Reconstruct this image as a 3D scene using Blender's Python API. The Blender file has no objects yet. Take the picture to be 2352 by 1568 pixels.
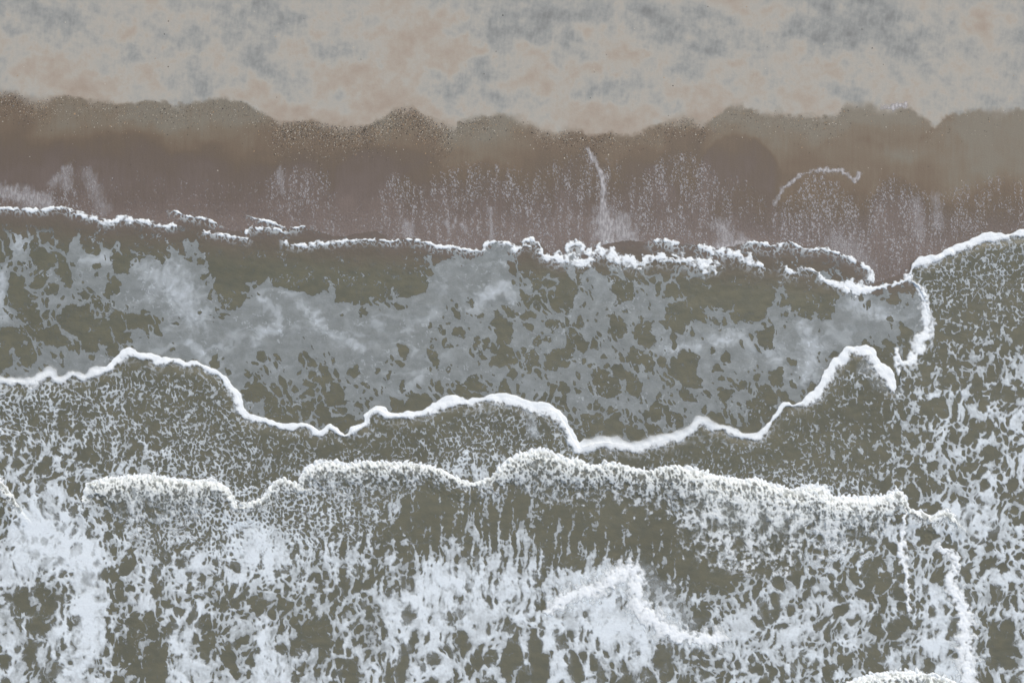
import bpy, math, random
import numpy as np

# ---------------------------------------------------------------- camera, sky, sun, exposure
scn = bpy.context.scene
U = 50.0                                   # traced units per metre
CX, CY = 1176.0, 784.0                     # middle of the traced plan
HEIGHT = 60.0
cam = bpy.data.objects.new("camera", bpy.data.cameras.new("camera"))
scn.collection.objects.link(cam); scn.camera = cam
cam.location = (0, 0, HEIGHT); cam.rotation_euler = (0, 0, 0)
cam.data.sensor_width = 36.0; cam.data.lens = 36.0 * HEIGHT / (2352 / U)
cam.data.clip_start = 1.0; cam.data.clip_end = 2000.0

SUN_EL, SUN_AZ = 52.0, 25.0                # overcast: a wide, weak sun behind cloud
world = bpy.data.worlds.new("World"); scn.world = world; world.use_nodes = True
wn_ = world.node_tree.nodes; bg = wn_["Background"]
sky = wn_.new("ShaderNodeTexSky"); sky.sky_type = 'NISHITA'; sky.sun_disc = False
sky.sun_elevation = math.radians(SUN_EL); sky.sun_rotation = math.radians(SUN_AZ)
sky.air_density = 1.0; sky.dust_density = 4.0; sky.ozone_density = 0.6
world.node_tree.links.new(sky.outputs[0], bg.inputs[0]); bg.inputs[1].default_value = 0.15
sun = bpy.data.objects.new("sun", bpy.data.lights.new("sun", 'SUN'))
scn.collection.objects.link(sun)
sun.data.energy = 0.8; sun.data.angle = math.radians(30); sun.data.color = (1.0, .96, .90)
sun.rotation_euler = (math.radians(90 - SUN_EL), 0, math.radians(180 - SUN_AZ))
scn.view_settings.view_transform = 'Standard'; scn.view_settings.look = 'None'
scn.view_settings.exposure = 0.10; scn.view_settings.gamma = 1.0
GAIN = (1.005, .99, 1.055)                     # daylight falling on level ground, per channel

# ---------------------------------------------------------------- numeric helpers
F = np.float32
def rng_tab(seed, *shape):
    return np.random.RandomState(seed).rand(*shape).astype(F)
_gc = {}
def pn(x, y, seed=0):
    """gradient noise, about -1..1"""
    if seed not in _gc:
        a = rng_tab(seed + 11, 256, 256) * F(2 * np.pi)
        _gc[seed] = (np.cos(a), np.sin(a))
    gx, gy = _gc[seed]
    fx = np.floor(x); fy = np.floor(y)
    ix = fx.astype(np.int32) & 255; iy = fy.astype(np.int32) & 255
    dx = (x - fx).astype(F); dy = (y - fy).astype(F)
    ix1 = (ix + 1) & 255; iy1 = (iy + 1) & 255
    u = dx * dx * dx * (dx * (dx * 6 - 15) + 10); v = dy * dy * dy * (dy * (dy * 6 - 15) + 10)
    a = gx[ix, iy] * dx + gy[ix, iy] * dy
    b = gx[ix1, iy] * (dx - 1) + gy[ix1, iy] * dy
    c = gx[ix, iy1] * dx + gy[ix, iy1] * (dy - 1)
    d = gx[ix1, iy1] * (dx - 1) + gy[ix1, iy1] * (dy - 1)
    a = a + u * (b - a); c = c + u * (d - c)
    return (a + v * (c - a)) * F(1.5)
def fbm(x, y, o=4, seed=0, gain=.5):
    s = 0; amp = 1.; k = 1.
    for i in range(o):
        s = s + pn(x * k + 17.3 * i, y * k + 31.7 * i, seed + i) * F(amp)
        amp *= gain; k *= 2.03
    return s
def ridge(x, y, o=3, seed=0, gain=.55):
    s = 0; amp = 1.; k = 1.; t = 0
    for i in range(o):
        s = s + (1 - np.abs(pn(x * k + 7.3 * i, y * k + 3.7 * i, seed + i)) * 1.7) * F(amp)
        t += amp; amp *= gain; k *= 2.1
    return s / t
def worley(x, y, seed=0, jit=.9):
    """returns F1, F2 and the cell's random number"""
    px, py, pr = rng_tab(seed + 900, 256, 256), rng_tab(seed + 901, 256, 256), rng_tab(seed + 902, 256, 256)
    fx = np.floor(x); fy = np.floor(y)
    ix = fx.astype(np.int32); iy = fy.astype(np.int32)
    dx = (x - fx).astype(F); dy = (y - fy).astype(F)
    f1 = np.full(x.shape, 9, F); f2 = f1.copy(); rr = np.zeros(x.shape, F)
    for i in (-1, 0, 1):
        for j in (-1, 0, 1):
            a = (ix + i) & 255; b = (iy + j) & 255
            ex = i + .5 + (px[a, b] - .5) * F(jit) - dx; ey = j + .5 + (py[a, b] - .5) * F(jit) - dy
            d = np.sqrt(ex * ex + ey * ey)
            m = d < f1
            f2 = np.where(m, f1, np.minimum(f2, d)); rr = np.where(m, pr[a, b], rr); f1 = np.where(m, d, f1)
    return f1, f2, rr
def ss(a, b, x):
    t = np.clip((x - a) / (b - a), 0, 1)
    return (t * t * (3 - 2 * t)).astype(F)
def mix(a, b, t): return a + (b - a) * t
def eq(v, sample=None):
    """rank-equalise a pattern so that (u > 1-c) covers the fraction c"""
    s = v if sample is None else v[sample]
    q = np.quantile(s.ravel()[::37], np.linspace(0, 1, 129))
    return np.interp(v, q, np.linspace(0, 1, 129)).astype(F)
def table(rows, y0, dy, X, Y, x0=0., dx=50.):
    """bilinear-smooth lookup in a table of digits"""
    n = max(len(r) for r in rows)
    T = np.array([[int(c) for c in (r + r[-1] * n)[:n]] for r in rows], F)
    gx = np.clip((X - x0) / dx, 0, n - 1.001); gy = np.clip((Y - y0) / dy, 0, len(rows) - 1.001)
    ix = gx.astype(np.int32); iy = gy.astype(np.int32)
    u = (gx - ix).astype(F); v = (gy - iy).astype(F)
    u = u * u * (3 - 2 * u) * .6 + u * .4; v = v * v * (3 - 2 * v) * .6 + v * .4
    a = T[iy, ix] * (1 - u) + T[iy, ix + 1] * u
    b = T[iy + 1, ix] * (1 - u) + T[iy + 1, ix + 1] * u
    return a * (1 - v) + b * v
def inpoly(poly, X, Y):
    p = np.array(poly, float); m = np.zeros(X.shape, bool)
    for (xa, ya), (xb, yb) in zip(p, np.roll(p, -1, 0)):
        if xa == xb: continue
        lo, hi = (xa, xb) if xa < xb else (xb, xa)
        t = (X >= lo) & (X < hi)
        yy = ya + (X - xa) * ((yb - ya) / (xb - xa))
        m ^= t & (Y > yy)                       # counts crossings above the point
    return m
def linedist(pts, xs, ys, Xw, Yw, reach, base=0.):
    """distance to a polyline: returns signed side distance and the interpolated extra columns of pts"""
    n = len(pts[0]) - 2
    D = np.full(Xw.shape, 1e6, F); S = np.zeros(Xw.shape, F); E = [np.ones(Xw.shape, F) for _ in range(n)]
    for a, b in zip(pts[:-1], pts[1:]):
        x0, x1 = sorted((a[0], b[0])); y0, y1 = sorted((a[1], b[1]))
        i0, i1 = np.searchsorted(xs, (x0 - reach, x1 + reach)); j0, j1 = np.searchsorted(ys, (y0 - reach, y1 + reach))
        if i1 <= i0 or j1 <= j0: continue
        sl = (slice(j0, j1), slice(i0, i1))
        x = Xw[sl] - a[0]; y = Yw[sl] - a[1]
        ex, ey = b[0] - a[0], b[1] - a[1]; L = ex * ex + ey * ey + 1e-6
        t = np.clip((x * ex + y * ey) / L, 0, 1)
        d = np.hypot(x - t * ex, y - t * ey)
        m = d < D[sl]
        D[sl] = np.where(m, d, D[sl])
        S[sl] = np.where(m, np.sign(ex * y - ey * x), S[sl])
        for k in range(n): E[k][sl] = np.where(m, a[2 + k] + (b[2 + k] - a[2 + k]) * t, E[k][sl])
    return D, S, E

def smooth(P, n=4):
    """Catmull-Rom through the traced points"""
    P = [tuple(map(float, p)) for p in P]; Q = [P[0]] + P + [P[-1]]; out = []
    for i in range(1, len(Q) - 2):
        a, b, c, d = (np.array(q) for q in Q[i - 1:i + 3])
        for t in np.arange(n) / n:
            out.append(tuple(.5 * (2 * b + (c - a) * t + (2 * a - 5 * b + 4 * c - d) * t * t + (3 * b - a - 3 * c + d) * t ** 3)))
    return out + [P[-1]]
# ---------------------------------------------------------------- traced lines (50 units = 1 m, x right, y seaward)
WET = [(-900,250),(-200,225),(0,212),(40,212),(70,228),(110,225),(150,218),(185,226),(215,232),(240,230),(290,240),(330,230),(390,238),(440,237),(500,228),(540,230),(575,240),(600,255),(635,277),(650,281),(706,276),(786,290),(854,284),(886,264),(914,250),(946,248),(966,258),(1010,280),(1046,292),(1058,276),(1130,264),(1186,270),(1226,288),(1266,304),(1322,298),(1362,312),(1402,304),(1446,312),(1486,296),(1530,280),(1578,267),(1608,286),(1635,272),(1667,250),(1691,240),(1715,248),(1755,262),(1787,256),(1811,266),(1915,264),(1939,240),(1995,238),(2023,250),(2067,242),(2091,252),(2123,272),(2143,288),(2159,276),(2191,260),(2251,252),(2352,251),(2700,262),(3400,240)]
SHORE = [(-9000,520),(-200,486),(0,476),(52,480),(100,480),(140,472),(160,484),(180,490),(216,498),(252,510),(276,498),(292,502),(332,504),(368,516),(400,518),(424,500),(476,508),(500,530),(564,530),(572,522),(640,526),(690,524),(730,532),(780,545),(854,532),(880,540),(900,552),(938,546),(978,554),(1002,564),(1046,568),(1090,572),(1110,570),(1122,554),(1154,556),(1178,562),(1226,550),(1262,582),(1298,590),(1310,560),(1335,558),(1342,580),(1366,570),(1400,560),(1450,553),(1500,562),(1525,550),(1560,560),(1607,564),(1640,574),(1700,562),(1725,556),(1755,559),(1783,564),(1811,552),(1835,566),(1887,570),(1935,586),(1979,606),(2001,622),(1999,646),(2011,650),(2051,636),(2080,630),(2087,620),(2091,606),(2107,598),(2151,590),(2191,568),(2231,552),(2271,542),(2311,538),(2352,530),(2600,520),(9000,540)]
# name, label, category, group, style, points (x, y, half width)
B1L = [(-250,880,12),(-100,868,12),(0,872,12),(40,874,12),(72,876,12),(96,862,11),(116,854,11),(128,870,11),(148,870,10),(168,858,10),(196,866,9),(216,852,9),(248,848,9),(264,830,9),(280,812,8),(300,806,8),(320,818,8),(340,816,8),(372,830,8),(400,824,8),(424,836,7),(452,834,7),(480,846,7),(504,858,7),(524,882,7),(548,910,8),(556,942,7),(580,958,7),(612,966,7),(656,980,7),(704,974,6),(732,994,7),(760,978,7),(792,1000,6),(816,984,7),(840,974,7)]
B1C = [(842,972,7),(848,950,7),(866,938,8),(898,952,9),(946,952,9),(978,944,9),(1026,922,11),(1074,922,11),(1126,913,13),(1174,916,12),(1222,934,13),(1258,934,12),(1282,950,11),(1302,982,10),(1326,1026,9)]
B1R = [(1334,1030,9),(1346,1022,13),(1386,1014,14),(1426,1020,14),(1466,1024,13),(1526,1006,12),(1578,994,10),(1606,964,9),(1635,978,8),(1667,982,8),(1707,1000,8),(1743,998,9),(1771,966,7),(1803,928,7),(1827,930,8),(1875,900,10),(1911,842,11),(1935,828,11),(1947,800,11),(1971,804,11),(1997,806,12),(2017,838,13),(2041,868,12),(2051,890,8)]
RLN = [(2086,636,5),(2111,662,5),(2123,690,6),(2127,726,8),(2131,758,9),(2115,782,10),(2107,810,9),(2083,834,8),(2066,826,4),(2061,806,4),(2060,830,4),(2063,856,3)]
RBR = [(2089,634,8),(2095,612,9),(2110,602,10),(2151,592,9),(2191,571,8),(2231,556,8),(2271,546,9),(2311,543,9),(2352,535,9),(2600,524,9),(2900,540,9)]
BRK = 'breaking waves rolling in'
LINES = [
 ('swash_foam_line','thin jagged white foam edge at the far left shoreline','foam line','s',
  [(-250,492,3),(-60,484,3),(0,478,4),(52,481,4),(100,482,5),(140,475,4),(160,486,5),(180,492,6),(216,501,7),(252,512,8),(276,503,8),(292,505,7),(332,507,6),(368,518,5),(404,519,5)]),
 ('swash_foam_line','short faint foam wisp on wet sand just right of the left shoreline edge','foam line','s',
  [(400,485,3),(408,487,2),(424,495,2),(450,500,3),(476,505,3),(500,514,2)]),
 ('swash_foam_line','broken foam dashes at the water edge left of the sloping splinter of foam','foam line','s',
  [(468,533,3),(500,537,4),(530,543,4),(552,545,3),(568,549,3)]),
 ('swash_foam_line','thin sloping splinter of white foam lying on brown wet sand','foam line','s',
  [(582,499,2),(600,505,3),(616,508,3),(636,514,3),(652,521,4)]),
 ('swash_foam_line','low arched foam rim beneath the sloping splinter of foam','foam line','s',
  [(566,534,4),(572,525,4),(600,524,3),(640,527,3),(652,534,4),(672,524,2),(700,520,2)]),
 ('swash_foam_line','bright ragged foam streak along the water edge left of centre','foam line','s',
  [(655,556,3),(672,562,5),(700,563,5),(740,559,5),(780,555,5),(820,552,3),(870,551,3),(900,556,2),(930,549,3),(978,556,4),(1002,566,5),(1046,569,4),(1090,576,4),(1108,573,5)]),
 ('swash_foam_line','flat-topped white foam cap with a brown puddle below it at centre shore','foam line','s',
  [(1108,572,5),(1122,557,5),(1140,556,4),(1154,558,5),(1178,564,5),(1180,576,6),(1198,566,5),(1212,564,4)]),
 ('swash_foam_line','faint looped foam curl above the centre shoreline','foam line','s',
  [(1200,556,4),(1208,551,3),(1226,549,4),(1236,566,3),(1244,578,4)]),
 ('swash_foam_line','small arch of foam standing alone above the thick centre foam band','foam line','s',
  [(1302,576,3),(1304,562,4),(1320,559,5),(1336,561,4),(1337,575,3)]),
 ('swash_foam_line','thickest white foam band along the shoreline ending in a rounded blob','foam line','s',
  [(1240,580,4),(1262,592,8),(1298,594,9),(1338,601,8),(1355,588,10),(1380,576,10),(1400,580,9),(1415,596,8),(1446,597,9),(1466,602,9),(1500,592,6),(1546,593,6),(1582,598,6),(1606,606,8),(1622,612,10),(1638,608,9)]),
 ('swash_foam_line','short white sliver of foam over the right end of the thick band','foam line','s',
  [(1505,552,2),(1525,551,3),(1540,556,3),(1556,560,3)]),
 ('swash_foam_line','tapering white foam wedge beside the rounded blob','foam line','s',
  [(1606,566,4),(1620,570,5),(1640,577,5),(1670,580,6),(1700,587,8),(1722,596,11),(1738,604,7),(1750,610,3)]),
 ('swash_foam_line','long thin foam outline of the swash tongue right of the wedge','foam line','s',
  [(1715,558,3),(1735,556,3),(1755,560,4),(1783,565,4),(1811,554,3),(1835,567,3),(1860,573,3),(1887,571,4),(1912,577,3),(1935,587,4),(1960,598,5),(1979,608,6),(1998,622,6),(2000,636,6),(1997,648,6)]),
 ('swash_foam_line','wavy lower foam rim of the swash tongue','foam line','s',
  [(1806,612,3),(1814,623,5),(1826,624,4),(1834,612,3),(1845,615,4),(1875,624,4),(1890,640,6),(1905,648,6),(1931,656,7),(1950,668,8)]),
 ('foam_pool','round dense white foam pool where the swash tongue meets the water','foam','b',
  [(1938,656,14),(1956,656,20),(1974,664,20),(1990,664,15),(2011,662,6),(2051,652,5),(2075,645,6),(2088,635,8)]),
 ('bore_wave','smooth bright foam front running up the beach at the right edge','wave','f', smooth(RBR, 3)),
 ('foam_seam','soft narrow foam seam running seaward from the right bore','foam line','m', smooth(RLN, 3)),
 ('bore_wave','scalloped foam front of the left bore wave dropping in a step','wave','f', smooth(B1L, 3)),
 ('bore_wave','thick smooth white foam front arching across the centre water','wave','f', smooth(B1C, 3)),
 ('bore_wave','soft wide foam front right of centre climbing to a hooked tip','wave','f', smooth(B1R, 3)),
 ('breaking_wave','flat-topped breaker at left with a long level foaming crest','wave','c',
  [(192,1142,5,20),(200,1117,6,50),(216,1105,7,80),(280,1096,9,100),(332,1091,8,100),(384,1098,9,95),(440,1105,8,80),(480,1103,8,60),(516,1114,6,40),(532,1134,5,25),(544,1160,4,12)]),
 ('breaking_wave','small broken wave peak between the left and middle breakers','wave','c',
  [(550,1163,3,10),(576,1152,4,20),(604,1142,5,25),(616,1128,6,25),(632,1105,6,25),(648,1100,6,25),(668,1106,6,25),(688,1113,4,25)]),
 ('breaking_wave','middle breaker with an even frothy crest sloping down at its right end','wave','c',
  [(688,1103,5,30),(700,1079,8,60),(720,1068,9,75),(760,1060,9,70),(800,1066,8,60),(852,1060,7,60),(900,1063,7,55),(946,1065,7,45),(986,1069,6,35),(1018,1080,6,28),(1054,1099,5,20),(1086,1106,4,15),(1125,1096,4,20)]),
 ('breaking_wave','rounded arching breaker at the centre joining a lower frothy shoulder','wave','c',
  [(1128,1096,4,30),(1158,1065,7,70),(1186,1048,8,90),(1218,1037,9,110),(1246,1033,10,110),(1274,1043,9,100),(1306,1056,9,85),(1330,1057,8,75),(1354,1068,6,65),(1406,1064,6,60),(1466,1076,6,60),(1488,1082,6,70)]),
 ('breaking_wave','longest breaker at right with a churned beige and white face','wave','c',
  [(1490,1082,5,70),(1543,1069,6,90),(1591,1077,7,120),(1651,1093,7,170),(1699,1101,8,190),(1739,1101,8,190),(1791,1121,9,170),(1827,1125,9,150),(1851,1120,13,130),(1888,1122,14,120),(1907,1140,10,110),(1931,1142,9,100),(1983,1145,10,90),(2035,1139,10,80),(2063,1128,10,75),(2079,1146,7,50),(2090,1168,4,20),(2115,1174,7,20),(2135,1186,6,18),(2155,1177,8,20),(2175,1173,8,25),(2193,1190,4,20)]),
 ('breaking_wave','foamy wave crest entering at the bottom right corner','wave','c',
  [(1925,1580,4,40),(1945,1568,6,60),(1971,1557,8,60),(2035,1545,9,60),(2099,1543,9,60),(2135,1552,8,60),(2171,1557,8,60),(2203,1572,6,60),(2230,1600,5,40)]),
 ('breaking_wave','dark wave shoulder with a thin foam lip at the left edge','wave','c',
  [(-160,1060,6,50),(-60,1072,6,50),(0,1103,6,25),(24,1130,4,22),(44,1160,3,14)]),
 ('foam_seam','ragged vertical foam seam below the right end of the longest breaker','foam line','m',
  [(2082,1172,3),(2074,1200,4),(2070,1260,8),(2076,1290,6),(2084,1350,4),(2086,1400,3)]),
 ('foam_seam','broad bright foam seam running down the right side to the bottom','foam line','m',
  [(2156,1255,5),(2191,1274,7),(2196,1300,6),(2180,1332,9),(2192,1360,12),(2211,1392,13),(2216,1461,14),(2222,1520,16),(2226,1600,16),(2230,1750,16)]),
 ('foam_ridge','cloudy diagonal foam ridge peaking below the centre of the water','foam line','m',
  [(1265,1400,9),(1298,1371,12),(1346,1356,14),(1386,1345,14),(1420,1318,15),(1446,1306,15),(1462,1328,14),(1468,1381,16),(1506,1425,15),(1546,1453,14),(1586,1463,12),(1646,1466,14)]),
]
B1L, B1C, B1R, RLN, RBR = [smooth(q, 3) for q in (B1L, B1C, B1R, RLN, RBR)]
SHORE = SHORE[:1] + smooth(SHORE[1:-1], 3) + SHORE[-1:]
WET = WET[:1] + smooth(WET[1:-2], 3) + WET[-2:]
SEA = SHORE + [(9000,9000),(-9000,9000)]
SEA1 = [(-9000,880)] + [p[:2] for p in B1L + B1C + B1R] + [(2060,900),(2070,850),(2083,834),(2107,812),(2131,770),(2133,726),(2125,690),(2111,662),(2086,640)] + [p[:2] for p in RBR] + [(9000,540),(9000,9000),(-9000,9000)]
BK = [l for l in LINES if l[0] == 'breaking_wave']
SEA2 = [(-9000,1060)] + [p[:2] for p in BK[6][4] + BK[6][4][:0]] + [(60,1190),(188,1160)] + [p[:2] for p in BK[0][4] + BK[1][4] + BK[2][4] + BK[3][4] + BK[4][4]] + [(2250,1215),(9000,1150),(9000,9000),(-9000,9000)]

FILM = (530, 50, [
 "283150016"+"0"*39,
 "494477329600110000012687324200000000000000000000",
 "935568999911321012138999624764433322223320023000",
 "935445899961789811589999755876655422424766860500",
 "954544468888999987998664466666655555555999975400",
 "344444588999987899885664555656788986899956400000",
 "146754677779856689686775565666575868797534300000",
 "577766555575464458885656776665556465798300000000",
 "555555555555565455544543234554455565444000000000",
 "444444444444433433343333335333445554433000000000",
 "333333333333333333333333333333333333333333333333"])
LACE = (530, 50, [
 "0"*42+"222222",
 "0"*42+"333333",
 "0"*41+"2333333",
 "0"*41+"2433333",
 "0"*41+"2433333",
 "0"*41+"2323334",
 "0"*40+"23333434",
 "555444333332222222222222222222222222223454455555"[:48],
 "555544444332211111111122222222111111112223456555",
 "665555444443321112222333323221111111222223465556",
 "666655555444332222234545434322111122222333455655",
 "766666665565435544444784444322222333333344455566",
 "567655555556657666444354344332355666666664545556",
 "489855656668657766522332221111144556676655749755",
 "599976666668976656433454432222324566666658657566",
 "899995677779987786555676664545322322245565565676",
 "776895677768877654588888878996343334566655867666",
 "755895666656555545899998899998646566777665697566",
 "756894457645665467888877898899876777777666698466",
 "666895558645866557788766788889887777777777698566",
 "657874348745885657888656777777776676766667698566",
 "666874448745875657787656777777776676766667698566"])
# share of the coarse pattern (0 fine, 9 coarse), step 100
COARSE = (500, 100, [
 "000000000000000000000000", "000000000000000000000000", "000000000000000000001111", "111111111111111111122233",
 "111111111111111111112344", "222211111111111111112344", "333311111111111111112344", "443211111222222222233445",
 "654333333444444444443444", "765444556777776555555555", "876666678888888765555667", "876677788888888765555677"])
STREAK = (500, 100, [
 "000000000000000000000000"]*5 + ["000000000000000000000000", "000000012345554200000000", "000000123468887532000000",
 "111222234456666554321111", "222222222222233332222222", "222222222222222222222222", "111111111111111111111111"])
SANDG = (0, 40, [
 "665553334555544433225567765545543225567775444555",
 "766655333455765454422256788766756532358787544125"[:48],
 "436854255667654333212466775344787455788876562256",
 "332343846435533764113126237422367854347856665455",
 "422233323546853211232264333225574323432334643455",
 "542112336742265212235853223577322343335644344444",
 "643113344554211341122357542123442134322452345555",
 "443113344554211111112233332111221112333343345555"])
WETT = (240, 40, [
 "342111100000011100012000000001110000000000000000",
 "342111000000122210122000122211110000000000020000",
 "554334432222333332233101233322244211111122200000",
 "666555555544444444444322344433355332231110000000",
 "777776666666666555554455555445655543432112210011",
 "777777777777777766666777775556776554333424322343",
 "888888888888888888888888888777777665555556555555",
 "999999999999999999999999999988888887777777777777",
 "999999999999999999999999999999999999888888888888",
 "888888888888888888888888888888888888888888888888"])
LOBES = [(1345,338,70,90,5),(1345,350,150,60,3),(1120,368,170,60,4),(1560,342,130,110,5),(1690,400,80,60,2),(1880,394,112,120,9),(2060,398,80,60,5),(2290,395,190,90,3),(170,365,70,60,4),(60,425,90,30,2),(690,374,85,30,4),(920,392,60,50,4),(300,375,90,60,1),(420,400,400,40,1),(2140,470,50,60,6)]
SMEAR = [(1352,345,1385,410,5,.95),(1380,400,1390,500,6,.95),(1388,500,1400,590,22,.8),(1425,520,1460,590,26,.7),(1780,470,1800,430,4,.7),(1800,430,1832,404,4,.9),(1832,402,1880,391,2.5,.6),(1880,391,1935,393,5,1.),(1930,394,1962,414,4,.9),(1960,416,1974,398,3.5,1.),
 (2022,248,2060,249,4,.6),(2040,250,2078,243,5,1.),(0,440,60,448,15,.7),(50,450,110,462,16,.7),(120,420,160,390,10,.45),(150,390,155,430,10,.5),(205,400,240,480,14,.35),(645,385,648,440,6,.4),(935,520,948,555,12,.5),(1024,510,1030,530,5,.6),(1045,505,1040,525,4,.6),(1060,515,1072,530,6,.55),(1128,480,1130,550,5,.5),(1655,520,1680,570,16,.6),(1650,568,1710,562,10,.8),(1700,545,1725,560,9,.5),(1920,555,1960,600,24,.4),(1960,560,1990,610,16,.3),(2100,460,2110,540,10,.35),(2147,450,2155,520,10,.35),
 (1640,300,1642,301,6,.1)]

VEIL = [(1475,1320,1520,1370,38,.55),(1500,1360,1590,1430,34,.55),(70,838,150,845,22,.5),(150,846,240,838,18,.5),(1985,700,2050,760,30,.25),(1860,600,1960,640,30,.15),(1400,562,1520,578,20,.8),(1215,940,1232,1000,20,.75),(1640,566,1715,570,11,.95),(1930,606,1955,640,16,.4),(2210,1230,2290,1205,30,.4),(1990,850,2060,900,26,.4)]
BOOST = [(110,1185,180,1240,75,.30),(70,1230,40,1420,36,.2),(200,1290,225,1420,38,.40),(225,1420,225,1600,42,.35),(130,1300,140,1560,26,.15),(430,1400,455,1560,26,.25),(600,1440,650,1580,26,.25),(540,1220,620,1260,40,.25),(380,1290,520,1330,20,.2),(860,1380,1010,1330,40,.2),(1010,1320,1150,1330,40,.25),(1270,1400,1300,1600,22,.25),(1300,1375,1446,1310,26,.3),(1446,1320,1475,1390,26,.3),(1480,1400,1590,1465,26,.3),(1590,1465,1650,1462,22,.3),(1400,1400,1440,1470,50,.12),(2110,1215,2180,1180,24,.2),(2180,1190,2280,1200,34,.3),(2240,1180,2280,1110,20,.2),(2150,1010,2180,960,22,.2),(2270,930,2352,960,20,.15),(2340,950,2352,1200,14,.2),(2260,1260,2352,1400,30,.12),(2280,1480,2352,1560,40,.2),(2225,1300,2250,1560,24,.2)]
DENT = [(340,1440,370,1560,34,.3),(560,1380,700,1390,22,.12),(690,1420,730,1530,30,.2),(840,1450,900,1560,24,.15),(860,1500,905,1530,22,.2),(1140,1330,1130,1370,14,.3),(1150,1370,1240,1385,12,.3),(1235,1440,1245,1550,18,.35),(1165,1520,1215,1560,18,.25),(1240,1340,1245,1400,8,.3),(1640,1200,1800,1250,44,.35),(1560,1230,1610,1330,30,.3),(1600,1320,1800,1300,24,.2),(2300,1440,2310,1520,26,.5),(2265,1280,2230,1340,14,.3),(260,1340,300,1420,22,.15),(60,1350,80,1440,18,.3),(150,1330,165,1420,18,.3),(960,1200,1030,1220,40,.10)]
WISP = [(190,600,240,585,10),(240,585,300,600,10),(300,600,345,625,10),(345,625,400,640,14),(395,635,440,720,26),(420,700,470,720,14),(600,690,635,720,8),(635,720,640,755,8),(640,755,600,762,8),(600,762,588,790,7),(690,700,722,722,9),(722,722,745,755,9),(745,755,830,800,7),(1080,715,1150,660,9),(1110,680,1165,655,9),(1150,655,1185,690,7),(935,900,990,855,9),(1290,660,1312,690,7),(1640,785,1700,775,11),(1700,775,1765,800,12),(1765,800,1790,850,9),(1790,850,1822,880,6),(1850,740,1870,800,15),(1870,800,1850,860,15),(10,540,60,560,18),(0,600,25,640,20),(5,640,15,740,14),(1450,830,1530,800,8),(1530,800,1600,795,9),(1960,700,2040,730,14),(440,790,480,830,8),(1390,805,1420,770,7)]
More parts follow.
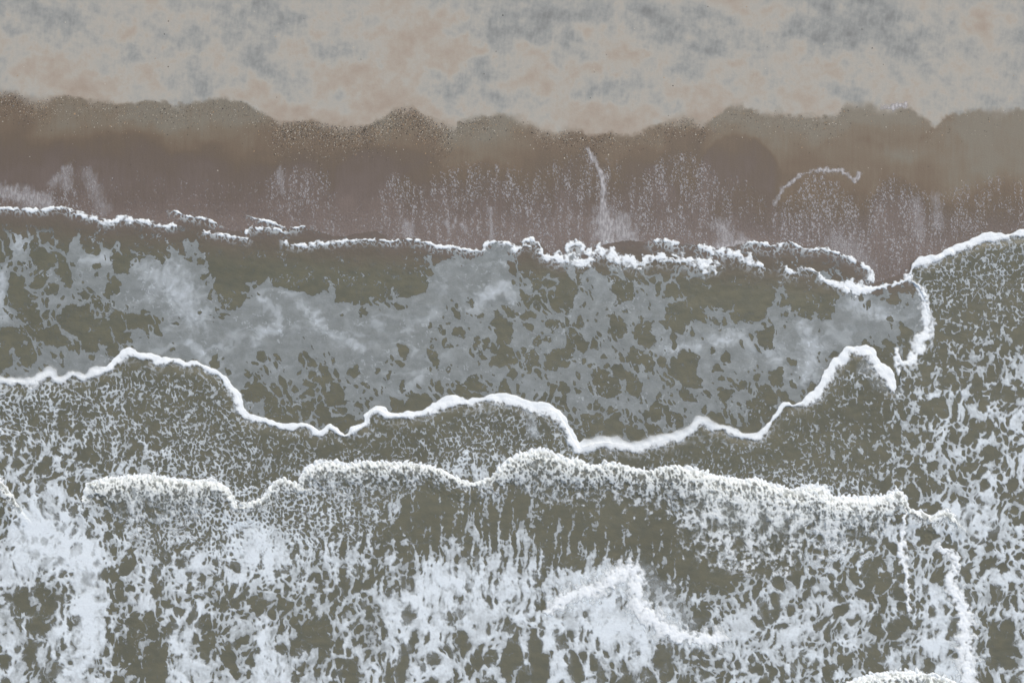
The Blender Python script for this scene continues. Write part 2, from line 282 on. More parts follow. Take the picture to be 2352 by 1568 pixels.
def compute_sea(xs, ys):
    xs = xs.astype(F); ys = ys.astype(F)
    X, Y = np.meshgrid(xs, ys)
    R = {}
    inn = (X > -150) & (X < 2500) & (Y > 400) & (Y < 1700)
    # warped coordinates
    wx = fbm(X / 90, Y / 90, 3, 1) * 14; wy = fbm(X / 90, Y / 90, 3, 5) * 14
    fx = fbm(X / 13, Y / 13, 2, 21); fy = fbm(X / 13, Y / 13, 2, 25)
    sea = inpoly(SEA, X + fx * 2, Y + fy * 2)
    sea1 = inpoly(SEA1, X + fx * 1.5, Y + fy * 1.5) & sea
    sea2 = inpoly(SEA2, X, Y) & sea1
    R['sea'] = sea
    # ---- film: holes of several sizes, cusps and strands left between them
    wx2 = X + wx * 1.2 + fx * 2.8; wy2 = Y + wy * 1.2 + fy * 2.8
    big = fbm(X / 110 + 4, Y / 80 + 8, 4, 40)
    mist = fbm(wx2 / 34, wy2 / 34, 4, 74)
    def holes(scales, seed, wf, el, lean=.25, ex=.3, rd=.5, gt=.55):
        v = np.full(X.shape, -9, F)
        for i, (sc, k) in enumerate(scales):
            kk = wf * (sc ** .5) * .55
            xx = X + wx * 1.0 + fx * kk + (Y * 0); yy = Y + wy * 1.0 + fy * kk
            p, p2, r = worley(xx / sc - yy * lean / sc, yy / (sc * el), seed + i, .95)
            v = np.maximum(v, (.62 * (p2 - p) + rd * (.15 + .8 * r - p) + gt * (r - 1.)) * k * F(sc ** ex))
        return v
    fine = fbm(wx2 / 15, wy2 / 15, 4, 44)
    hv = holes([(58, .88), (37, 1.), (23, 1.), (13, .95)], 300, 1.0, 1.35, .25, .25, .3, .45)
    l1, l2, _ = worley((wx2 + wy2 * .25) / 30, wy2 / 48, 305)
    strand = ss(.16, .0, l2 - l1) * ss(-.35, .3, fx + mist * .6)
    dots = ss(.30, .0, worley(X / 19 + fx * .2, Y / 17, 307)[0]) * (worley(X / 19 + fx * .2, Y / 17, 307)[2] > .62)
    fsm = fbm(wx2 / 17, wy2 / 17, 2, 44, .35)
    u = eq(-hv + big * .55 + fsm * .15 + mist * .08 + strand * .15 - dots * .2, inn)
    c = table(FILM[2], FILM[0], FILM[1], X + wx * 1.3 + fx * 6, Y + wy * 1.3 + fy * 6 + mist * 10) / 9.
    c = np.clip(.5 + (c * 1.10 - .14 - .5) * 1.3, 0, 1)
    filmzone = sea & ~sea1
    film = ss(-.014, .014, c + u - 1.) * filmzone
    film *= ss(515, 540, Y + 0 * X)
    k1, k2, kr = worley(X / 9 + fx, Y / 9 + fy, 8)
    nearshore = ss(.1, .6, fbm(X / 100, Y / 60, 3, 48) + .15)
    crumb = ss(.0, .08, .32 * kr - k1) * (kr > .66) * filmzone * (.2 + .8 * nearshore) * ss(500, 530, Y)
    rg = ridge(wx2 / 170, wy2 / 75, 3, 50)
    cl = ss(.60, .95, rg + .10 * mist) * ss(-.6, .3, big + .1)
    wsp = np.zeros(X.shape, F)
    for (xa, ya, xb, yb, w) in WISP:
        D, S, _ = linedist([(xa, ya, 0), (xb, yb, 0)], xs, ys, X + wx * .4 + fx * 4, Y + wy * .4 + fy * 4, w * 2 + 40)
        wsp = np.maximum(wsp, ss(-.6, 1., 1 - D / (w * 1.4) + .45 * fine))
    cl = cl * .5 + wsp * (.75 + .35 * fine)
    R['filmw'] = cl * ss(.5, .95, c) + .2 * ss(-.2, .9, mist) + crumb * .6
    # ---- lace patterns
    def patt(sx, sy, seed, wf, fr):
        xx = (X + wx * .6 + fx * wf) / sx; yy = (Y + wy * .6 + fy * wf) / sy
        p1, p2, pr = worley(xx, yy, seed)
        q1, q2, qr = worley(xx * 2.3 + 3, yy * 2.1 + 3, seed + 50)
        n = fbm(xx * .9, yy * .9, 4, seed + 100)
        return eq(-(p2 - p1) * .9 - (1 - pr) * .25 - (q2 - q1) * .35 + n * fr, inn)
    p_f = patt(9.5, 11.5, 60, 1.9, .40)
    f2 = fbm((X + fx * 4) / 12, (Y + fy * 4) / 17, 2, 331, .4)
    bits = np.maximum(ss(.935, .965, p_f) * ss(.25, .5, c), ss(.90, .93, p_f) * ss(.2, .6, nearshore) * ss(1450, 1250, X) * .9) * ss(-.3, .2, big + mist) * filmzone * ss(515, 545, Y)
    R['film'] = np.maximum(np.maximum(film, crumb * .9), bits)
    p_m = eq(-holes([(34, 1.), (21, 1.), (12, .92)], 320, .9, 1.35, -.1, .25, .3, .4) + f2 * .14 + mist * .08 + (p_f - .5) * .20, inn)
    p_c = eq(-holes([(68, 1.), (42, 1.), (25, .97), (14, .9)], 340, .9, 1.65, .0, .25, .3, .45) + f2 * .15 + mist * .12 + (p_f - .5) * .14, inn)
    sxw = X + wx * .5 + fx * 2.2
    st1, st2, sr = worley(sxw / 17, (Y + fy * 6) / 120, 66)
    p_s = eq(-(st2 - st1) + .5 * fbm(sxw / 14, Y / 70, 3, 67) + .25 * fbm(X / 9, Y / 9, 2, 69), inn)
    co = table(COARSE[2], COARSE[0], COARSE[1], X, Y, 0, 100) / 9.
    stt = table(STREAK[2], STREAK[0], STREAK[1], X, Y, 0, 100) / 9.
    wf_ = np.clip(1 - co * 2.2, 0, 1); wc_ = np.clip(co * 1.8 - .7, 0, 1); wm_ = np.clip(1 - wf_ - wc_, 0, 1)
    lac = p_f * wf_ + p_m * wm_ + p_c * wc_
    lac = lac * (1 - stt * .8) + p_s * stt * .8
    lac = eq(lac, inn & sea1)
    dn = table(LACE[2], LACE[0], LACE[1], X + wx * .8, Y + wy * .8) / 9.
    bigc = fbm(X / 55 + 9, Y / 55 + 2, 3, 72) * .5
    dn = dn + bigc * .22 * ss(0, .3, dn)
    bst = np.zeros(X.shape, F)
    for sg, lst in ((1, BOOST), (-1, DENT)):
        for (xa, ya, xb, yb, w, o) in lst:
            D, S, _ = linedist([(xa, ya, 0), (xb, yb, 0)], xs, ys, X + wx * .8 + fx * 2, Y + wy * .8 + fy * 2, w * 2 + 60)
            bst = bst + sg * o * ss(1.5, .5, D / w)
    dn = np.clip(dn, 0, 1.0)
    cov = np.interp(dn, [0, .1, .2, .3, .4, .5, .6, .7, .8, .9, 1.], [0, .07, .15, .24, .33, .43, .54, .65, .76, .86, .92]).astype(F)
    cov = np.clip(cov + np.clip(bst * .6, -.5, .36) * ss(.05, .35, dn + np.maximum(bst, 0)), 0, 1.3)
    m = cov + lac - 1.
    micro = fbm(X / 7, Y / 9, 3, 375).astype(F)
    soft = .10 + .16 * ss(.4, .9, dn) + .12 * ss(-.2, .6, mist)
    thick = ss(-.02, soft * .8, m) * (.90 + .10 * ss(.1, .5, m + .1 * micro)) * sea1
    halo = ss(-.26, .06, m) * (.10 + .24 * ss(-.1, .6, mist)) * ss(.30, .8, dn) * sea1
    veil = np.zeros(X.shape, F)
    for (xa, ya, xb, yb, w, o) in VEIL:
        D, S, _ = linedist([(xa, ya, 0), (xb, yb, 0)], xs, ys, X + wx * .8 + fx * 3, Y + wy * .8 + fy * 3, w * 2 + 60)
        vl = ss(0, 1.1, 1.15 - D / w + .5 * mist) * o * (.85 + .3 * micro) * sea
        veil = np.maximum(veil, vl)
    halo = np.maximum(halo, veil)
    thread = ss(.88, .98, eq(-(worley((X + fx * 4) / 21, (Y + fy * 4) / 26, 370)[1] - worley((X + fx * 4) / 21, (Y + fy * 4) / 26, 370)[0]), inn)) * ss(-.1, .5, fx + mist) * .6 * ss(.2, .5, dn) * sea1
    R['lace'] = np.maximum(np.maximum(thick, halo), thread)
    R['lacew'] = np.clip(.15 + .56 * ss(0, .62, m) + .30 * mist + .16 * micro + .22 * ss(.75, 1., dn) + .25 * np.clip(bst, -.3, .6), 0, 1)
    R['lacew'] = np.maximum(R['lacew'], veil * .8)
    # ---- ribbons
    Rid = np.full(X.shape, -1, np.int16); Ra = np.zeros(X.shape, F); Rw = np.zeros(X.shape, F); Rh = np.zeros(X.shape, F); Rb = np.zeros(X.shape, F); Rp = np.zeros(X.shape, bool)
    sp = np.abs(pn(X / 12, Y / 14, 80)); sp2 = fbm(X / 5, Y / 5, 2, 82)
    # froth web of the breakers
    tx = (X + fx * 2.5) / 7.; ty = (Y + fy * 2.5) / 9.
    w1, w2, wr_ = worley(tx, ty, 84); w3, w4, _ = worley(tx * .42 + 3, ty * .36, 85)
    web = eq(-(w2 - w1) * .55 - (w4 - w3) * .75 + fbm(X / 6, Y / 9, 3, 88) * .35 + fbm(X / 26, Y / 30, 3, 86) * .30, inn)
    water_h = np.zeros(X.shape, F)
    pm_ = p_m
    X_, Y_, fx_, fy_, sp_, sp2_, web_, pf_, mist_ = X, Y, fx, fy, sp, sp2, web, p_f, mist
    for k, (name, lab, cat, sty, pts) in enumerate(LINES):
        tail = sty == 'c'
        P3 = [p if len(p) == 4 else p + (0,) for p in (pts if sty == 'f' or len(pts) > 60 else smooth(pts, 3))]
        amp = {'s': 2.6, 'b': 3, 'f': 2.0, 'm': 6, 'c': 2.5}[sty]
        scale = {'s': 1, 'b': 1, 'f': .35, 'm': 1, 'c': .8}[sty]
        reach = 230 if tail else (110 if sty == 'f' else 60)
        px_ = [p[0] for p in pts]; py_ = [p[1] for p in pts]
        rr_ = reach + 12
        i0, i1 = np.searchsorted(xs, (min(px_) - rr_, max(px_) + rr_)); j0, j1 = np.searchsorted(ys, (min(py_) - rr_, max(py_) + rr_))
        if i1 - i0 < 2 or j1 - j0 < 2: continue
        wn = (slice(j0, j1), slice(i0, i1))
        X, Y, fx, fy, sp, sp2, web, p_f, mist = [q_[wn] for q_ in (X_, Y_, fx_, fy_, sp_, sp2_, web_, pf_, mist_)]
        xs_, ys_ = xs[i0:i1], ys[j0:j1]
        Xw = X + fx * amp * scale; Yw = Y + fy * amp * scale + ((sp * 9 * (.6 + .8 * ss(-.4, .5, mist_[wn])) - 3) if tail else 0)
        D, S, (W, T) = linedist(P3, xs_, ys_, Xw, Yw, reach)
        if sty == 'f':                                # smooth leading edge, ragged trailing edge
            lump = pn(X / 15, Y / 15, 90) * 2.6 + pn(X / 33, Y / 33, 93) * 3.5
            W = np.maximum(W * (1 + .6 * pn(X / 47, Y / 47, 94)) + lump, 2.5)
            lead = ss(0, 1, (W - D) / 2.2)
            rag = 1.0 + .55 * np.maximum(fbm(X / 16, Y / 16, 3, 91), -.6) + .25 * sp2
            trail = ss(-.25, .7, (W * 1.25 * rag - D) / W)
            a = np.where(S < 0, lead, trail)
            softx = np.maximum(ss(1330, 1350, X) * ss(1800, 1640, X) * (Y > 940), ss(260, 200, X))
            a = np.where(S < 0, mix(a, ss(-.5, .9, (W - D) / W), softx * .8), a)
            spray = ss(0, 1, 1 - D / (W * 5)) ** 2 * ss(.25, .8, p_f) * .7 * (S > 0)
            a = np.maximum(a, spray)
            w = np.where(a > .5, .97 - .12 * softx, .6 + .3 * a)
            w = w - .10 * ss(.2, 1.2, D / W) * (S > 0)
            h = .07 * np.sqrt(np.clip(1 - (D / (W * 1.3)) ** 2, 0, 1)) * (1 + .1 * lump)
            water_h[wn] = np.maximum(water_h[wn], np.where(sea1[wn] & (D < 109), .06 * ss(0, 30, D) * ss(109, 30, D), 0))
            b = 0 * a
        elif sty == 'c':
            lead = ss(0, 1, (W * (.75 + .5 * sp) - D) / 2.5)
            crest = ss(-.5, 1.2, (W * (2.1 + .7 * fx) - D) / W)
            T = T * 1.22
            tt = D / np.maximum(T, 1)
            lng = ss(1520, 1640, X) * ss(2110, 2060, X) * (T > 60)
            dens = np.clip(.84 - .24 * tt + .07 * lng, 0, 1)
            far_ = ss(.10, .42, D / 190.)
            web = mix(web, pm_[wn] * .6 + web * .25 + .15 * ss(-.4, .5, fbm(X / 40, Y / 40, 3, 97)), far_)
            wb = ss(-.14, .40, dens + web - 1.) * ss(1.2, .62, tt + .3 * sp2 + .7 * fx)
            wb = np.maximum(wb, (.50 + .2 * fx) * ss(.75, 0, tt))
            a = np.where(S < 0, lead, np.maximum(crest * (.80 + .2 * ss(.2, .6, web)), wb * .92))
            a = a * ss(225, 205, D)
            w = np.clip(.10 + .80 * ss(-.1, .62, dens + web - 1.) + .55 * crest * ss(.1, .6, web) + .08 * sp2, 0, 1)
            w = np.clip(w * .92 + .03 + .10 * lng, 0, 1)
            w = np.where(S < 0, np.maximum(w, .9), w)
            w = np.maximum(w, ss(1.0, .4, D / W) * (.72 + .3 * sp2))
            white = ss(.42, .75, pn(X / 45, Y / 45, 95) + .5) * ss(2.0, .4, D / W)
            w = np.maximum(w, white)
            h = (.10 * ss(-6, 12, np.where(S < 0, -D, D)) * ss(1.0, .1, tt) + .03 * web * ss(1., .2, tt) + .02 * sp) * (a > .02)
            b = ss(1.3, .0, tt) * .9 * (S > 0)
            water_h[wn] = np.maximum(water_h[wn], np.where(S > 0, .14 * ss(0, 38, D) * ss(1.0, .0, D / np.maximum(T, 60)) * ss(215, 140, D), 0) * sea1[wn])
        else:
            rw = {'s': .7, 'b': .5, 'm': .45}[sty]
            if sty == 'm': W = W * 1.7
            if sty == 's': W = W * (1.15 + .75 * ss(1180, 1300, X) * ss(1760, 1640, X))
            e = (W * (1 + rw * fbm(X / 14, Y / 14, 3, 92 + k) + (.22 if sty != 'm' else .04) * sp2) - D) / W
            pm2 = pm_[wn]
            a = ss(0, .45, e) if sty != 'm' else ss(-.25, .75, e + 1.0 * (pm2 - .45) * ss(.9, 0, e))
            if sty == 's': a = a * ss(-.85, -.25, fbm(X / 20, Y / 20, 2, 130 + k) - (.25 if W.min() < 3 else 0))
            w = .62 + .38 * ss(0, .8, e) if sty != 'm' else .74 + .26 * ss(0, 1, e + .3 * mist)
            if sty == 's':                            # curls trailing seaward
                frz = ss(0, 1, 1 - D / (22 + 16 * ss(1200, 1300, X) * ss(1900, 1760, X))) * ss(.42, .66, p_f) * (S > 0) * .85
                a = np.maximum(a, frz * (D < 40)); w = np.where(frz > ss(0, .45, e), .5, w)
            h = .035 * ss(-.2, 1.2, e); b = 0 * a
        a = (a * (D < reach)).astype(F)
        m = (a > Ra[wn]) & (a > .03)
        part = (D < W * 1.7) if sty in 'cf' else (D < 0)
        for A_, b_ in ((Rp, part), (Ra, a), (Rw, w), (Rh, h), (Rb, b), (Rid, np.full(a.shape, k, np.int16))): A_[wn] = np.where(m, b_, A_[wn])
    X, Y, fx, fy = X_, Y_, fx_, fy_
    R['rid'], R['ra'], R['rw'], R['rh'], R['rb'] = Rid, Ra, Rw, Rh, Rb
    R['wh'] = water_h; R['rpart'] = Rp
    R['X'], R['Y'] = X, Y
    R['sea1'], R['sea2'], R['wx'], R['wy'] = sea1, sea2, wx, wy
    return R
DOME = [(1695,303,92,70,3.),(1100,350,200,60,-.6),(1345,335,72,90,1.2),(900,330,130,50,1.2),(2062,400,60,60,2.),(1880,392,112,130,.3),(1480,330,70,50,.8),(300,300,220,30,1.),(780,330,150,40,.8),(2160,285,60,40,1.2),(1950,300,90,40,1.)]
def compute_sand(xs, ys):
    xs = xs.astype(F); ys = ys.astype(F)
    X, Y = np.meshgrid(xs, ys)
    R = {}
    wx = fbm(X / 90, Y / 90, 3, 1) * 14; wy = fbm(X / 90, Y / 90, 3, 5) * 14
    fx = fbm(X / 13, Y / 13, 2, 21); fy = fbm(X / 13, Y / 13, 2, 25)
    sea = inpoly(SEA, X + fx * 2, Y + fy * 2)
    R['sea'] = sea
    # ---- sand
    wety = np.interp(xs, [p[0] for p in WET], [p[1] for p in WET]).astype(F)[None, :]
    t = Y - wety + fx * 2.5 + fbm(X / 30, Y / 30, 4, 140, .6) * 6
    R['wett'] = t
    sx_ = X / 26; vs = fbm(X / 7, Y / 60, 3, 150)        # vertical streaks
    blot = fbm((X * .85 + Y * .6) / 62, (Y * .8 - X * .45) / 48, 5, 155, .6)
    g = table(SANDG[2], SANDG[0], SANDG[1], X + wx * 1.6 + fx * 4, Y + wy * 1.6 + fy * 4)
    vo = fbm((X + Y * .18) / 5, Y / 34, 3, 153)
    gr = ss(2.2, 5.5, g + blot * 1.2)
    g = g * .92 + .45 + blot * (.9 + 1.3 * gr) + (vs * .45 + vo * .5) * gr + fbm((X + Y * .7) / 12, (Y - X * .6) / 13, 3, 158, .5) * (.25 + .6 * gr) + .12 * vo + fbm((X * .9 - Y * .5) / 30, (Y * .9 + X * .5) / 26, 4, 159, .5) * 1.1
    R['sg'] = g
    q = table(WETT[2], WETT[0], WETT[1], X + wx * 2, Y + wy * 1.5) + fbm(X / 60, Y / 40, 3, 160) * .6 + vs * .45
    for (cx, top, hw, cur, dq) in DOME:
        tt = Y - (top + ((X + wx * .6 - cx) / hw) ** 2 * cur) + fx * 3 + wy * .3
        q = q + dq * ss(-3, 16, tt) * ss(1.1, .8, np.abs(X + wx * .5 - cx) / hw) * ss(190, 60, tt)
    R['wq'] = q
    # ---- specks on wet sand
    d = np.zeros(X.shape, F)
    for (cx, top, hw, cur, den) in LOBES:
        tt = Y - (top + ((X + wx * .6 - cx) / hw) ** 2 * cur) + fx * 3
        inside = ss(1.12, .75, np.abs(X + wx * .9 - cx) / hw)
        d = np.maximum(d, ss(-4, 26, tt) * inside * (.5 + .5 * ss(420, 60, tt)) * den / 9. )
    low = ss(420, 545, Y) * .22
    d = np.maximum(d, low)
    colm = ss(-.5, .7, fbm((X + fx * 2 + wx * .3) / 13, Y / 90, 4, 170, .6) * 1.2 + .5 * fbm(X / 40, Y / 60, 3, 175))
    d = d * (.22 + 1.35 * colm) * ~sea * (t > 25)
    s1, s2, sr = worley((X + fx * 1.2) / 4.3, Y / 6.0, 171)
    s3, s4, sr3 = worley((X + fx * 1.6) / 7.5 + 7, Y / 13, 172)
    spk = np.maximum(ss(.02, .16, (.20 + .28 * sr) - s1) * (sr < d * 2.4), ss(.02, .14, (.18 + .26 * sr3) - s3) * (sr3 < d * 1.3) )
    grain = ss(.50, .66, rng_like(X, Y)) * ss(445, 560, Y) * .16 * ~sea
    sm = np.zeros(X.shape, F)
    for (xa, ya, xb, yb, w, o) in SMEAR:
        D, S, _ = linedist([(xa, ya, 0), (xb, yb, 0)], xs, ys, X + wx * .3 + fx * 3, Y + fy * 4, w * 3 + 30)
        e = 1 - D / (w * (1.25 + .7 * fbm(X / 9, Y / 22, 3, 180)))
        sm = np.maximum(sm, ss(-.35, .8, e) * o * (.65 + .5 * ss(-.3, .5, fbm(X / 5, Y / 14, 2, 184))))
    R['spk'] = np.maximum(spk * .6, sm * ~sea).astype(F)
    R['grain'] = grain
    R['X'], R['Y'], R['fx'], R['fy'] = X, Y, fx, fy
    R['vs'] = vs
    return R
def rng_like(X, Y):
    return pn(X / 2.3, Y / 2.3, 190) * .5 + .5
def lerp3(t, stops):
    """piecewise colour ramp, stops = [(t, (r,g,b))] in display values"""
    ts = [s[0] for s in stops]
    return np.stack([np.interp(t, ts, [s[1][i] for s in stops]) for i in range(3)], -1).astype(F)
DRY = [(-1,(165,151,138)),(.6,(171,158,146)),(2.2,(177,167,156)),(3.6,(180,175,167)),(5.,(171,169,164)),(7.,(157,158,156)),(9.4,(140,141,140)),(12,(126,126,125))]
WETC = [(0,(131,124,111)),(1.5,(127,115,99)),(3.2,(119,104,88)),(4.6,(111,98,84)),(6.2,(109,97,87)),(7.6,(114,102,95)),(9.2,(123,110,103))]
WATER = (103,102,88); FILMC = (129,136,139); FOAM0 = (150,155,157); FOAM1 = (217,225,233); BEIGE = (178,178,165)
# ---------------------------------------------------------------- grids
def axis(lo, hi, step, mid, far):
    a = list(np.arange(lo, hi + step, step))
    def grow(start, sgn):
        out, d, x = [], step, start
        while abs(x - start) < far:
            d = d * 1.02 if abs(x - start) > mid else max(d, step * 1.6)
            if abs(x - start) > mid: d *= 1.10
            x += sgn * d; out.append(x)
        return out
    return np.array(sorted(grow(lo, -1)) + a + grow(a[-1], 1), F)
STEP = 1.5
AX = axis(-30, 2382, STEP, 200, 7000)
AY = axis(-20, 1590, STEP, 200, 6000)
SY = AY[AY > 430]; DY = AY[AY < 760]
BASE_X, BASE_Y = [-9000, 0, 400, 900, 1700, 2050, 2120, 2352, 9000], [480, 500, 535, 570, 595, 645, 640, 585, 585]
def sand_z(X, Y):
    base = np.interp(X, BASE_X, BASE_Y)
    return np.maximum(.030 * (base - Y) / U, -4.0) + np.where(Y < 200, 0, 0)
def to_xyz(X, Y, Z):
    return np.stack([(X - CX) / U, (CY - Y) / U, Z], -1).astype(F)

# ---------------------------------------------------------------- materials
def s2l(c):
    c = np.asarray(c, F) / 255.
    return np.where(c <= .04045, c / 12.92, ((c + .055) / 1.055) ** 2.4)
def albedo(c): return np.clip(s2l(c) / np.array(GAIN, F), 0, .93).astype(F)
def material(name, rough, spec=.5, alpha=False, grain=(30., .06), bump=(22., .02), bump2=None, rough_attr=False, coat=0.):
    m = bpy.data.materials.new(name); m.use_nodes = True
    nt = m.node_tree; N = nt.nodes; L = nt.links; p = N["Principled BSDF"]
    at = N.new("ShaderNodeAttribute"); at.attribute_name = "tone"
    tc = N.new("ShaderNodeNewGeometry")
    no = N.new("ShaderNodeTexNoise"); no.inputs["Scale"].default_value = grain[0]; no.inputs["Detail"].default_value = 3
    L.new(tc.outputs["Position"], no.inputs["Vector"])
    mr = N.new("ShaderNodeMapRange"); mr.inputs[1].default_value = .25; mr.inputs[2].default_value = .75
    mr.inputs[3].default_value = 1 - grain[1]; mr.inputs[4].default_value = 1 + grain[1]
    L.new(no.outputs[0], mr.inputs[0])
    mx = N.new("ShaderNodeVectorMath"); mx.operation = 'SCALE'
    L.new(at.outputs["Color"], mx.inputs[0]); L.new(mr.outputs[0], mx.inputs["Scale"])
    L.new(mx.outputs[0], p.inputs["Base Color"])
    p.inputs["Roughness"].default_value = rough; p.inputs["Specular IOR Level"].default_value = spec
    if coat: p.inputs["Coat Weight"].default_value = coat; p.inputs["Coat Roughness"].default_value = .12
    if alpha:
        aa = N.new("ShaderNodeAttribute"); aa.attribute_name = "cover"
        L.new(aa.outputs["Fac"], p.inputs["Alpha"])
    prev = None
    for b in (bump, bump2):
        if not b: continue
        n2 = N.new("ShaderNodeTexNoise"); n2.inputs["Scale"].default_value = b[0]; n2.inputs["Detail"].default_value = 4
        L.new(tc.outputs["Position"], n2.inputs["Vector"])
        bp = N.new("ShaderNodeBump"); bp.inputs["Strength"].default_value = 1.0; bp.inputs["Distance"].default_value = b[1]
        L.new(n2.outputs[0], bp.inputs["Height"])
        if prev: L.new(prev.outputs[0], bp.inputs["Normal"])
        prev = bp
    if prev: L.new(prev.outputs[0], p.inputs["Normal"])
    return m
M_SAND = material("fine_beach_sand", .75, .25, grain=(26., .035), bump=(9., .006))
M_WET = material("wet_sand", .45, .4, grain=(30., .07), bump=(14., .004))
M_WATER = material("silty_sea_water", .22, .4, grain=(.8, .03), bump=(2.2, .012), bump2=(9., .0035))
M_FILM = material("thin_foam_film", .5, .3, alpha=True, grain=(18., .035), bump=(12., .003))
M_FOAM = material("sea_foam", .6, .3, alpha=True, grain=(11., .05), bump=(7., .008), bump2=(24., .002))
M_PEB = material("pebble_stone", .6, .4, grain=(40., .1), bump=None)

# ---------------------------------------------------------------- meshes from a grid
def grid_mesh(name, P, tone, faces, mat, cover=None):
    """P (h,w,3), faces bool (h-1,w-1): link those quads as one mesh object"""
    h, w = P.shape[:2]
    fy_, fx_ = np.nonzero(faces)
    if len(fy_) == 0: return None
    a = fy_ * w + fx_
    q = np.stack([a, a + w, a + w + 1, a + 1], 1)
    used, inv = np.unique(q.ravel(), return_inverse=True)
    co = P.reshape(-1, 3)[used]
    me = bpy.data.meshes.new(name)
    me.vertices.add(len(used)); me.vertices.foreach_set("co", co.ravel())
    me.loops.add(len(inv)); me.loops.foreach_set("vertex_index", inv.astype(np.int32))
    me.polygons.add(len(q)); me.polygons.foreach_set("loop_start", np.arange(0, len(inv), 4, dtype=np.int32))
    me.update(calc_edges=True)
    me.polygons.foreach_set("use_smooth", np.ones(len(q), bool))
    c = me.attributes.new("tone", 'FLOAT_COLOR', 'POINT')
    t = np.ones((len(used), 4), F); t[:, :3] = tone.reshape(-1, 3)[used]
    c.data.foreach_set("color", t.ravel())
    if cover is not None:
        k = me.attributes.new("cover", 'FLOAT', 'POINT')
        k.data.foreach_set("value", np.clip(cover.reshape(-1)[used], 0, 1).astype(F))
    me.materials.append(mat)
    o = bpy.data.objects.new(name, me); scn.collection.objects.link(o)
    return o
def anyq(m): return m[:-1, :-1] | m[1:, :-1] | m[:-1, 1:] | m[1:, 1:]
def setting(o, kind='structure', label=None, cat=None):
    o['kind'] = kind
    if label: o['label'] = label
    if cat: o['category'] = cat

# ---- the beach
Q = compute_sand(AX, DY)
X, Y = Q['X'], Q['Y']
rip = fbm(X / 60, Y / 160, 3, 400) * .006 + Q['vs'] * .0015
Z = sand_z(X, Y) + rip * ss(700, 300, Y)
sf = ss(-.3, .6, fbm(X / 90, Y / 90, 2, 405))
wet = ss(0, 1, (Q['wett'] + 4 + 8 * sf) / (11 + 30 * sf))[..., None]
grn = fbm(X / 3.1, Y / 3.1, 2, 402)[..., None]
cd = lerp3(Q['sg'], DRY) * .955 * (1 + .012 * grn)
cw = lerp3(Q['wq'], WETC) * .955 * (1 + (.02 + .085 * ss(410, 520, Y))[..., None] * grn)
sand_col = mix(cd, cw, wet)
tone = albedo(sand_col)
P = to_xyz(X, Y, Z)
isd = Q['wett'][:-1, :-1] < 0
o = grid_mesh("sand", P, tone, isd & (Y[:-1, :-1] < 450), M_SAND); setting(o, label='pale mottled upper beach sand with tan and blue grey patches', cat='sand')
o = grid_mesh("wet_sand", P, tone, ~(isd & (Y[:-1, :-1] < 450)), M_WET); setting(o, label='dark brown wet sand between the pale beach and the sea', cat='sand')
spk = np.clip(Q['spk'] * .85 + Q['grain'], 0, 1)
spk_ok = (Y > 200) & (Y < 760) & (X > -250) & (X < 2600)
o = grid_mesh("foam_flecks", P + np.array([0, 0, .005], F) + (spk * .008)[..., None] * np.array([0, 0, 1], F),
              np.broadcast_to(albedo((190, 187, 190)), tone.shape), anyq((spk > .04) & spk_ok), M_FOAM, spk)
setting(o, 'stuff', 'small pale foam flecks and smears draining down the wet sand', 'foam')
del Q, P, tone, cd, cw

# ---- the sea
R = compute_sea(AX, SY)
X, Y = R['X'], R['Y']
sw = fbm(X / 140, Y / 60, 3, 410) * .012 * ss(500, 700, Y) + fbm(X / 18, Y / 12, 3, 413) * .0025 * ss(480, 560, Y)
WZ = np.maximum(0., sand_z(X, Y) + .012) + R['wh'] + sw
tint = fbm(X / 160, Y / 110, 3, 415)
shal = ss(75, 5, Y - np.interp(X, BASE_X, BASE_Y) + 8 * fbm(X / 40, Y / 30, 3, 417)) * ~R['sea1']
silt = fbm(X / 34, Y / 22, 4, 416, .6)
wc = np.array(WATER, F) * (1 + .035 * tint[..., None] + .035 * silt[..., None]) + silt[..., None] * np.array((1.5, .2, -1.5), F)
wc = mix(wc, np.array((106, 98, 87), F), (shal * .9)[..., None])
dsh, _, _ = linedist([p + (0,) for p in SHORE], AX, SY, X, Y, 60)
wc = mix(wc, np.array((112, 101, 94), F), (ss(46, 4, dsh) * ~R['sea1'] * .8)[..., None])
wcol = albedo(wc)
PW = to_xyz(X, Y, WZ)
o = grid_mesh("water", PW, wcol, anyq(R['sea']), M_WATER); setting(o, label='murky green brown shallow sea water', cat='water')
up = np.array([0, 0, 1], F)
far = (X > -1500) & (X < 3900) & (Y < 3000)
fmot = fbm(X / 24, Y / 20, 4, 420, .6); fgr = fbm(X / 3.4, Y / 3.4, 2, 424)
flm = R['film'] * np.clip(.90 + .10 * fmot + .22 * R['filmw'] + .07 * fgr, 0, .98)
fcol = mix(np.array((134, 139, 140), F), np.array((188, 195, 203), F), (R['filmw'] * .72)[..., None])
o = grid_mesh("foam_film", PW + up * .004, albedo(fcol), anyq((flm > .03) & far), M_FILM, flm)
setting(o, 'stuff', 'thin grey foam film with dark holes floating on the calm trough', 'foam')
lc = R['lace']; lz = .006 + .022 * ss(.0, 1., lc) * R['lacew']
lcol = mix(np.array(FOAM0, F), np.array(FOAM1, F), R['lacew'][..., None])
o = grid_mesh("foam_lace", PW + up * lz[..., None], albedo(lcol), anyq((lc > .03) & far & R['sea1']), M_FOAM, lc)
setting(o, 'stuff', 'white lacy foam web stretched over the water behind the wave fronts', 'foam')

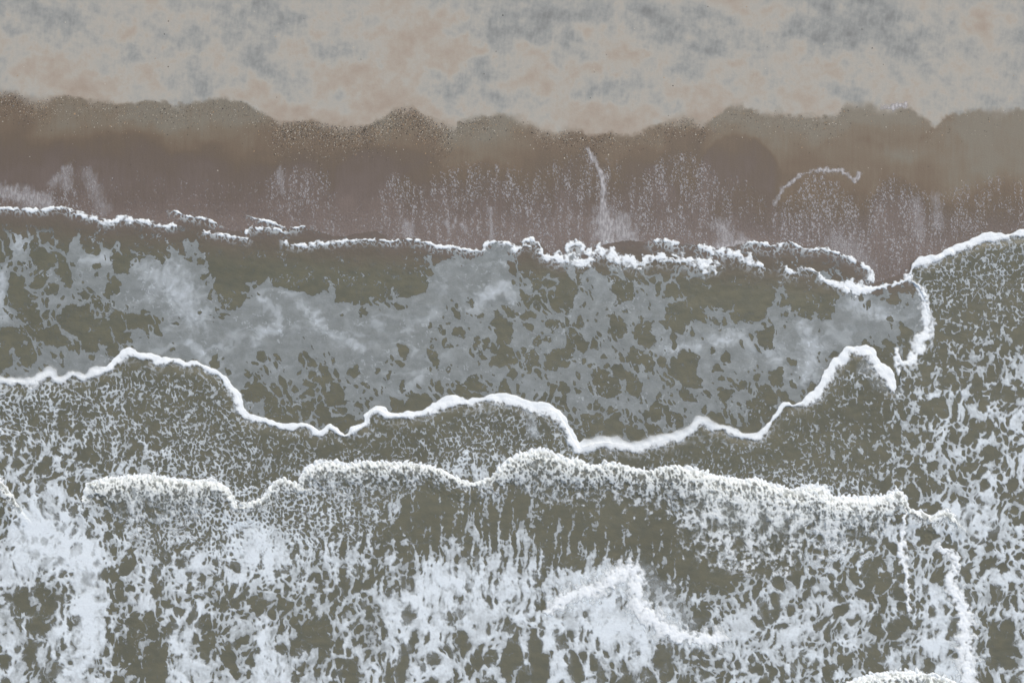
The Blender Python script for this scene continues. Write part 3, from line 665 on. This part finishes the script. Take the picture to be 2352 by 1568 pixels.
# ---- wave fronts and foam lines, each a thing of its own
rid, ra = R['rid'], R['ra']
rcol = mix(np.array(FOAM0, F), np.array((236, 241, 247), F), R['rw'][..., None])
rcol = mix(rcol, rcol * np.array((.955, .955, .925), F), (R['rb'] * (1 - R['rw'] * .5))[..., None])
rtone = albedo(rcol)
PR = PW + up * (lz * R['sea1'] + .004 + .010 * ra + R['rh'])[..., None]
cellid = rid[:-1, :-1].copy()
for s_ in (rid[1:, :-1], rid[:-1, 1:], rid[1:, 1:]): cellid = np.maximum(cellid, s_)
GR = {'swash_foam_line': 'foam lines along the shoreline', 'bore_wave': 'foam fronts of waves running up the beach',
      'breaking_wave': 'breaking waves rolling in', 'foam_seam': 'foam seams between waves'}
for k, (name, lab, cat, sty, pts) in enumerate(LINES):
    m = (cellid == k) & anyq(ra > .03)
    if not m.any(): continue
    if sty in 'cf':
        cm = np.zeros(m.shape, bool); cm = R['rpart'][:-1, :-1]
        j = len(pts) // 2
        e = bpy.data.objects.new(name, None); scn.collection.objects.link(e)
        e.location = ((pts[j][0] - CX) / U, (CY - pts[j][1]) / U, 0)
        for nm, mm in (('foam_crest', m & cm), ('churned_back', m & ~cm)):
            c = grid_mesh(nm, PR - np.array(e.location, F), rtone, mm, M_FOAM, ra)
            if c: c.parent = e
        o = e
    else:
        o = grid_mesh(name, PR, rtone, m, M_FOAM, ra)
    o['label'] = lab; o['category'] = cat
    if name in GR: o['group'] = GR[name]

# ---------------------------------------------------------------- pebbles and shell bits along the old swash line
rs = np.random.RandomState(7)
WX = np.array([p[0] for p in WET]); WY = np.array([p[1] for p in WET])
def bandpos(n):
    xs_, ts_ = [], []
    while len(xs_) < n:
        x = rs.uniform(-20, 2372); r = rs.rand()
        if 625 < x < 1040: d, tw = 1.0, 32
        elif x < 110: d, tw = .55, 26
        elif 1050 < x < 1140 or 1230 < x < 1420 or 1500 < x < 1625: d, tw = .34, 22
        elif x < 625: d, tw = .22, 30
        elif x < 1950: d, tw = .14, 24
        else: d, tw = .03, 30
        if r > d: continue
        t = abs(rs.normal(0, 1)) * tw - 1 + rs.gamma(1.2, 6)
        if 760 < x < 880: t *= .8
        xs_.append(x); ts_.append(np.interp(x, WX, WY) + t)
    return np.array(xs_), np.array(ts_)
STONES = {'pale': (192, 184, 172), 'dark': (66, 62, 58), 'tan': (172, 146, 118), 'grey': (120, 116, 112)}
OCT = np.array([(1, 0, 0), (.3, 1, 0), (-1, .1, 0), (-.2, -1, 0), (.05, .1, .8), (0, 0, -.5), (.75, .7, .25), (-.7, .75, .2), (-.75, -.6, .25), (.6, -.75, .2)], float)
OF = [(0, 6, 4), (6, 1, 4), (1, 7, 4), (7, 2, 4), (2, 8, 4), (8, 3, 4), (3, 9, 4), (9, 0, 4), (6, 0, 5), (1, 6, 5), (7, 1, 5), (2, 7, 5), (8, 2, 5), (3, 8, 5), (9, 3, 5), (0, 9, 5)]
n = 15000
px, py = bandpos(n)
V, Fc, T = [], [], []
keys = list(STONES); kk = rs.choice(4, n, p=[.27, .38, .18, .17])
rad = (rs.gamma(2.0, .20, n) + .30) / U
zz = sand_z(px, py)
for i in range(n):
    a = rs.rand() * 6.28; ca, sa = math.cos(a), math.sin(a); s = rad[i]
    v = OCT[[0, 1, 2, 3, 4, 5]] * (s, s * rs.uniform(.5, 1), s * .7)
    b = len(V)
    for q in v: V.append(((px[i] - CX) / U + q[0] * ca - q[1] * sa, (CY - py[i]) / U + q[0] * sa + q[1] * ca, zz[i] + .004 + q[2]))
    for f in ((0, 1, 4), (1, 2, 4), (2, 3, 4), (3, 0, 4), (1, 0, 5), (2, 1, 5), (3, 2, 5), (0, 3, 5)): Fc.append(tuple(b + j for j in f))
    T += [STONES[keys[kk[i]]]] * 6
me = bpy.data.meshes.new("shingle"); me.from_pydata(V, [], Fc)
c = me.attributes.new("tone", 'FLOAT_COLOR', 'POINT')
c.data.foreach_set("color", np.concatenate([albedo(np.array(T, F)), np.ones((len(T), 1), F)], 1).ravel()); me.materials.append(M_PEB)
o = bpy.data.objects.new("shingle", me); scn.collection.objects.link(o)
setting(o, 'stuff', 'fine shingle and shell grit strewn below the edge of the wet sand', 'shingle')

def stone_mesh(kind, seed):
    r = np.random.RandomState(seed); v = OCT * (1, .75, .6) * (1 + .18 * (r.rand(10, 1) - .5))
    me = bpy.data.meshes.new(kind); me.from_pydata([tuple(q) for q in v], [], OF)
    c = me.attributes.new("tone", 'FLOAT_COLOR', 'POINT')
    c.data.foreach_set("color", np.concatenate([np.tile(albedo(np.array(STONES[kind], F)), (10, 1)), np.ones((10, 1), F)], 1).ravel())
    me.materials.append(M_PEB); me.update(); return me
SM = {k: [stone_mesh(k, 5 + i) for i in range(2)] for k in STONES}
bx, by = bandpos(190)
sx, sy = rs.uniform(10, 2340, 70), rs.uniform(5, 420, 70)
LOOK = {'pale': 'pale shell bit', 'dark': 'small dark stone', 'tan': 'small tan pebble', 'grey': 'small grey pebble'}
def where(x, y):
    t = y - np.interp(x, WX, WY)
    if t < -12: return 'lying alone on the pale dry upper sand', 'upper sand'
    if t > 70: return 'lying on the brown wet sand above the foam', 'lower wet sand'
    if x < 200: return 'in the shingle at the left end of the wet edge', 'left wet edge'
    if x < 620: return 'scattered below the wet edge left of the thick shingle', 'left centre wet edge'
    if x < 1050: return 'in the thick shingle band left of centre', 'thick shingle'
    if x < 1640: return 'scattered below the wet edge at centre', 'centre wet edge'
    return 'scattered below the wet edge on the right', 'right wet edge'
for x, y in list(zip(bx, by)) + list(zip(sx, sy)):
    k = keys[rs.choice(4, p=[.4, .36, .12, .12])]
    o = bpy.data.objects.new("pebble", SM[k][rs.randint(2)]); scn.collection.objects.link(o)
    r = rs.uniform(.9, 1.7) / U
    o.location = ((x - CX) / U, (CY - y) / U, float(sand_z(np.array(x), np.array(y))) + .006)
    o.scale = (r, r, r); o.rotation_euler = (0, 0, rs.rand() * 6.28)
    ph, zn = where(x, y)
    o['label'] = LOOK[k] + ' ' + ph; o['category'] = 'pebble'; o['group'] = k + ' pebbles, ' + zn
print("verts", sum(len(m.vertices) for m in bpy.data.meshes))
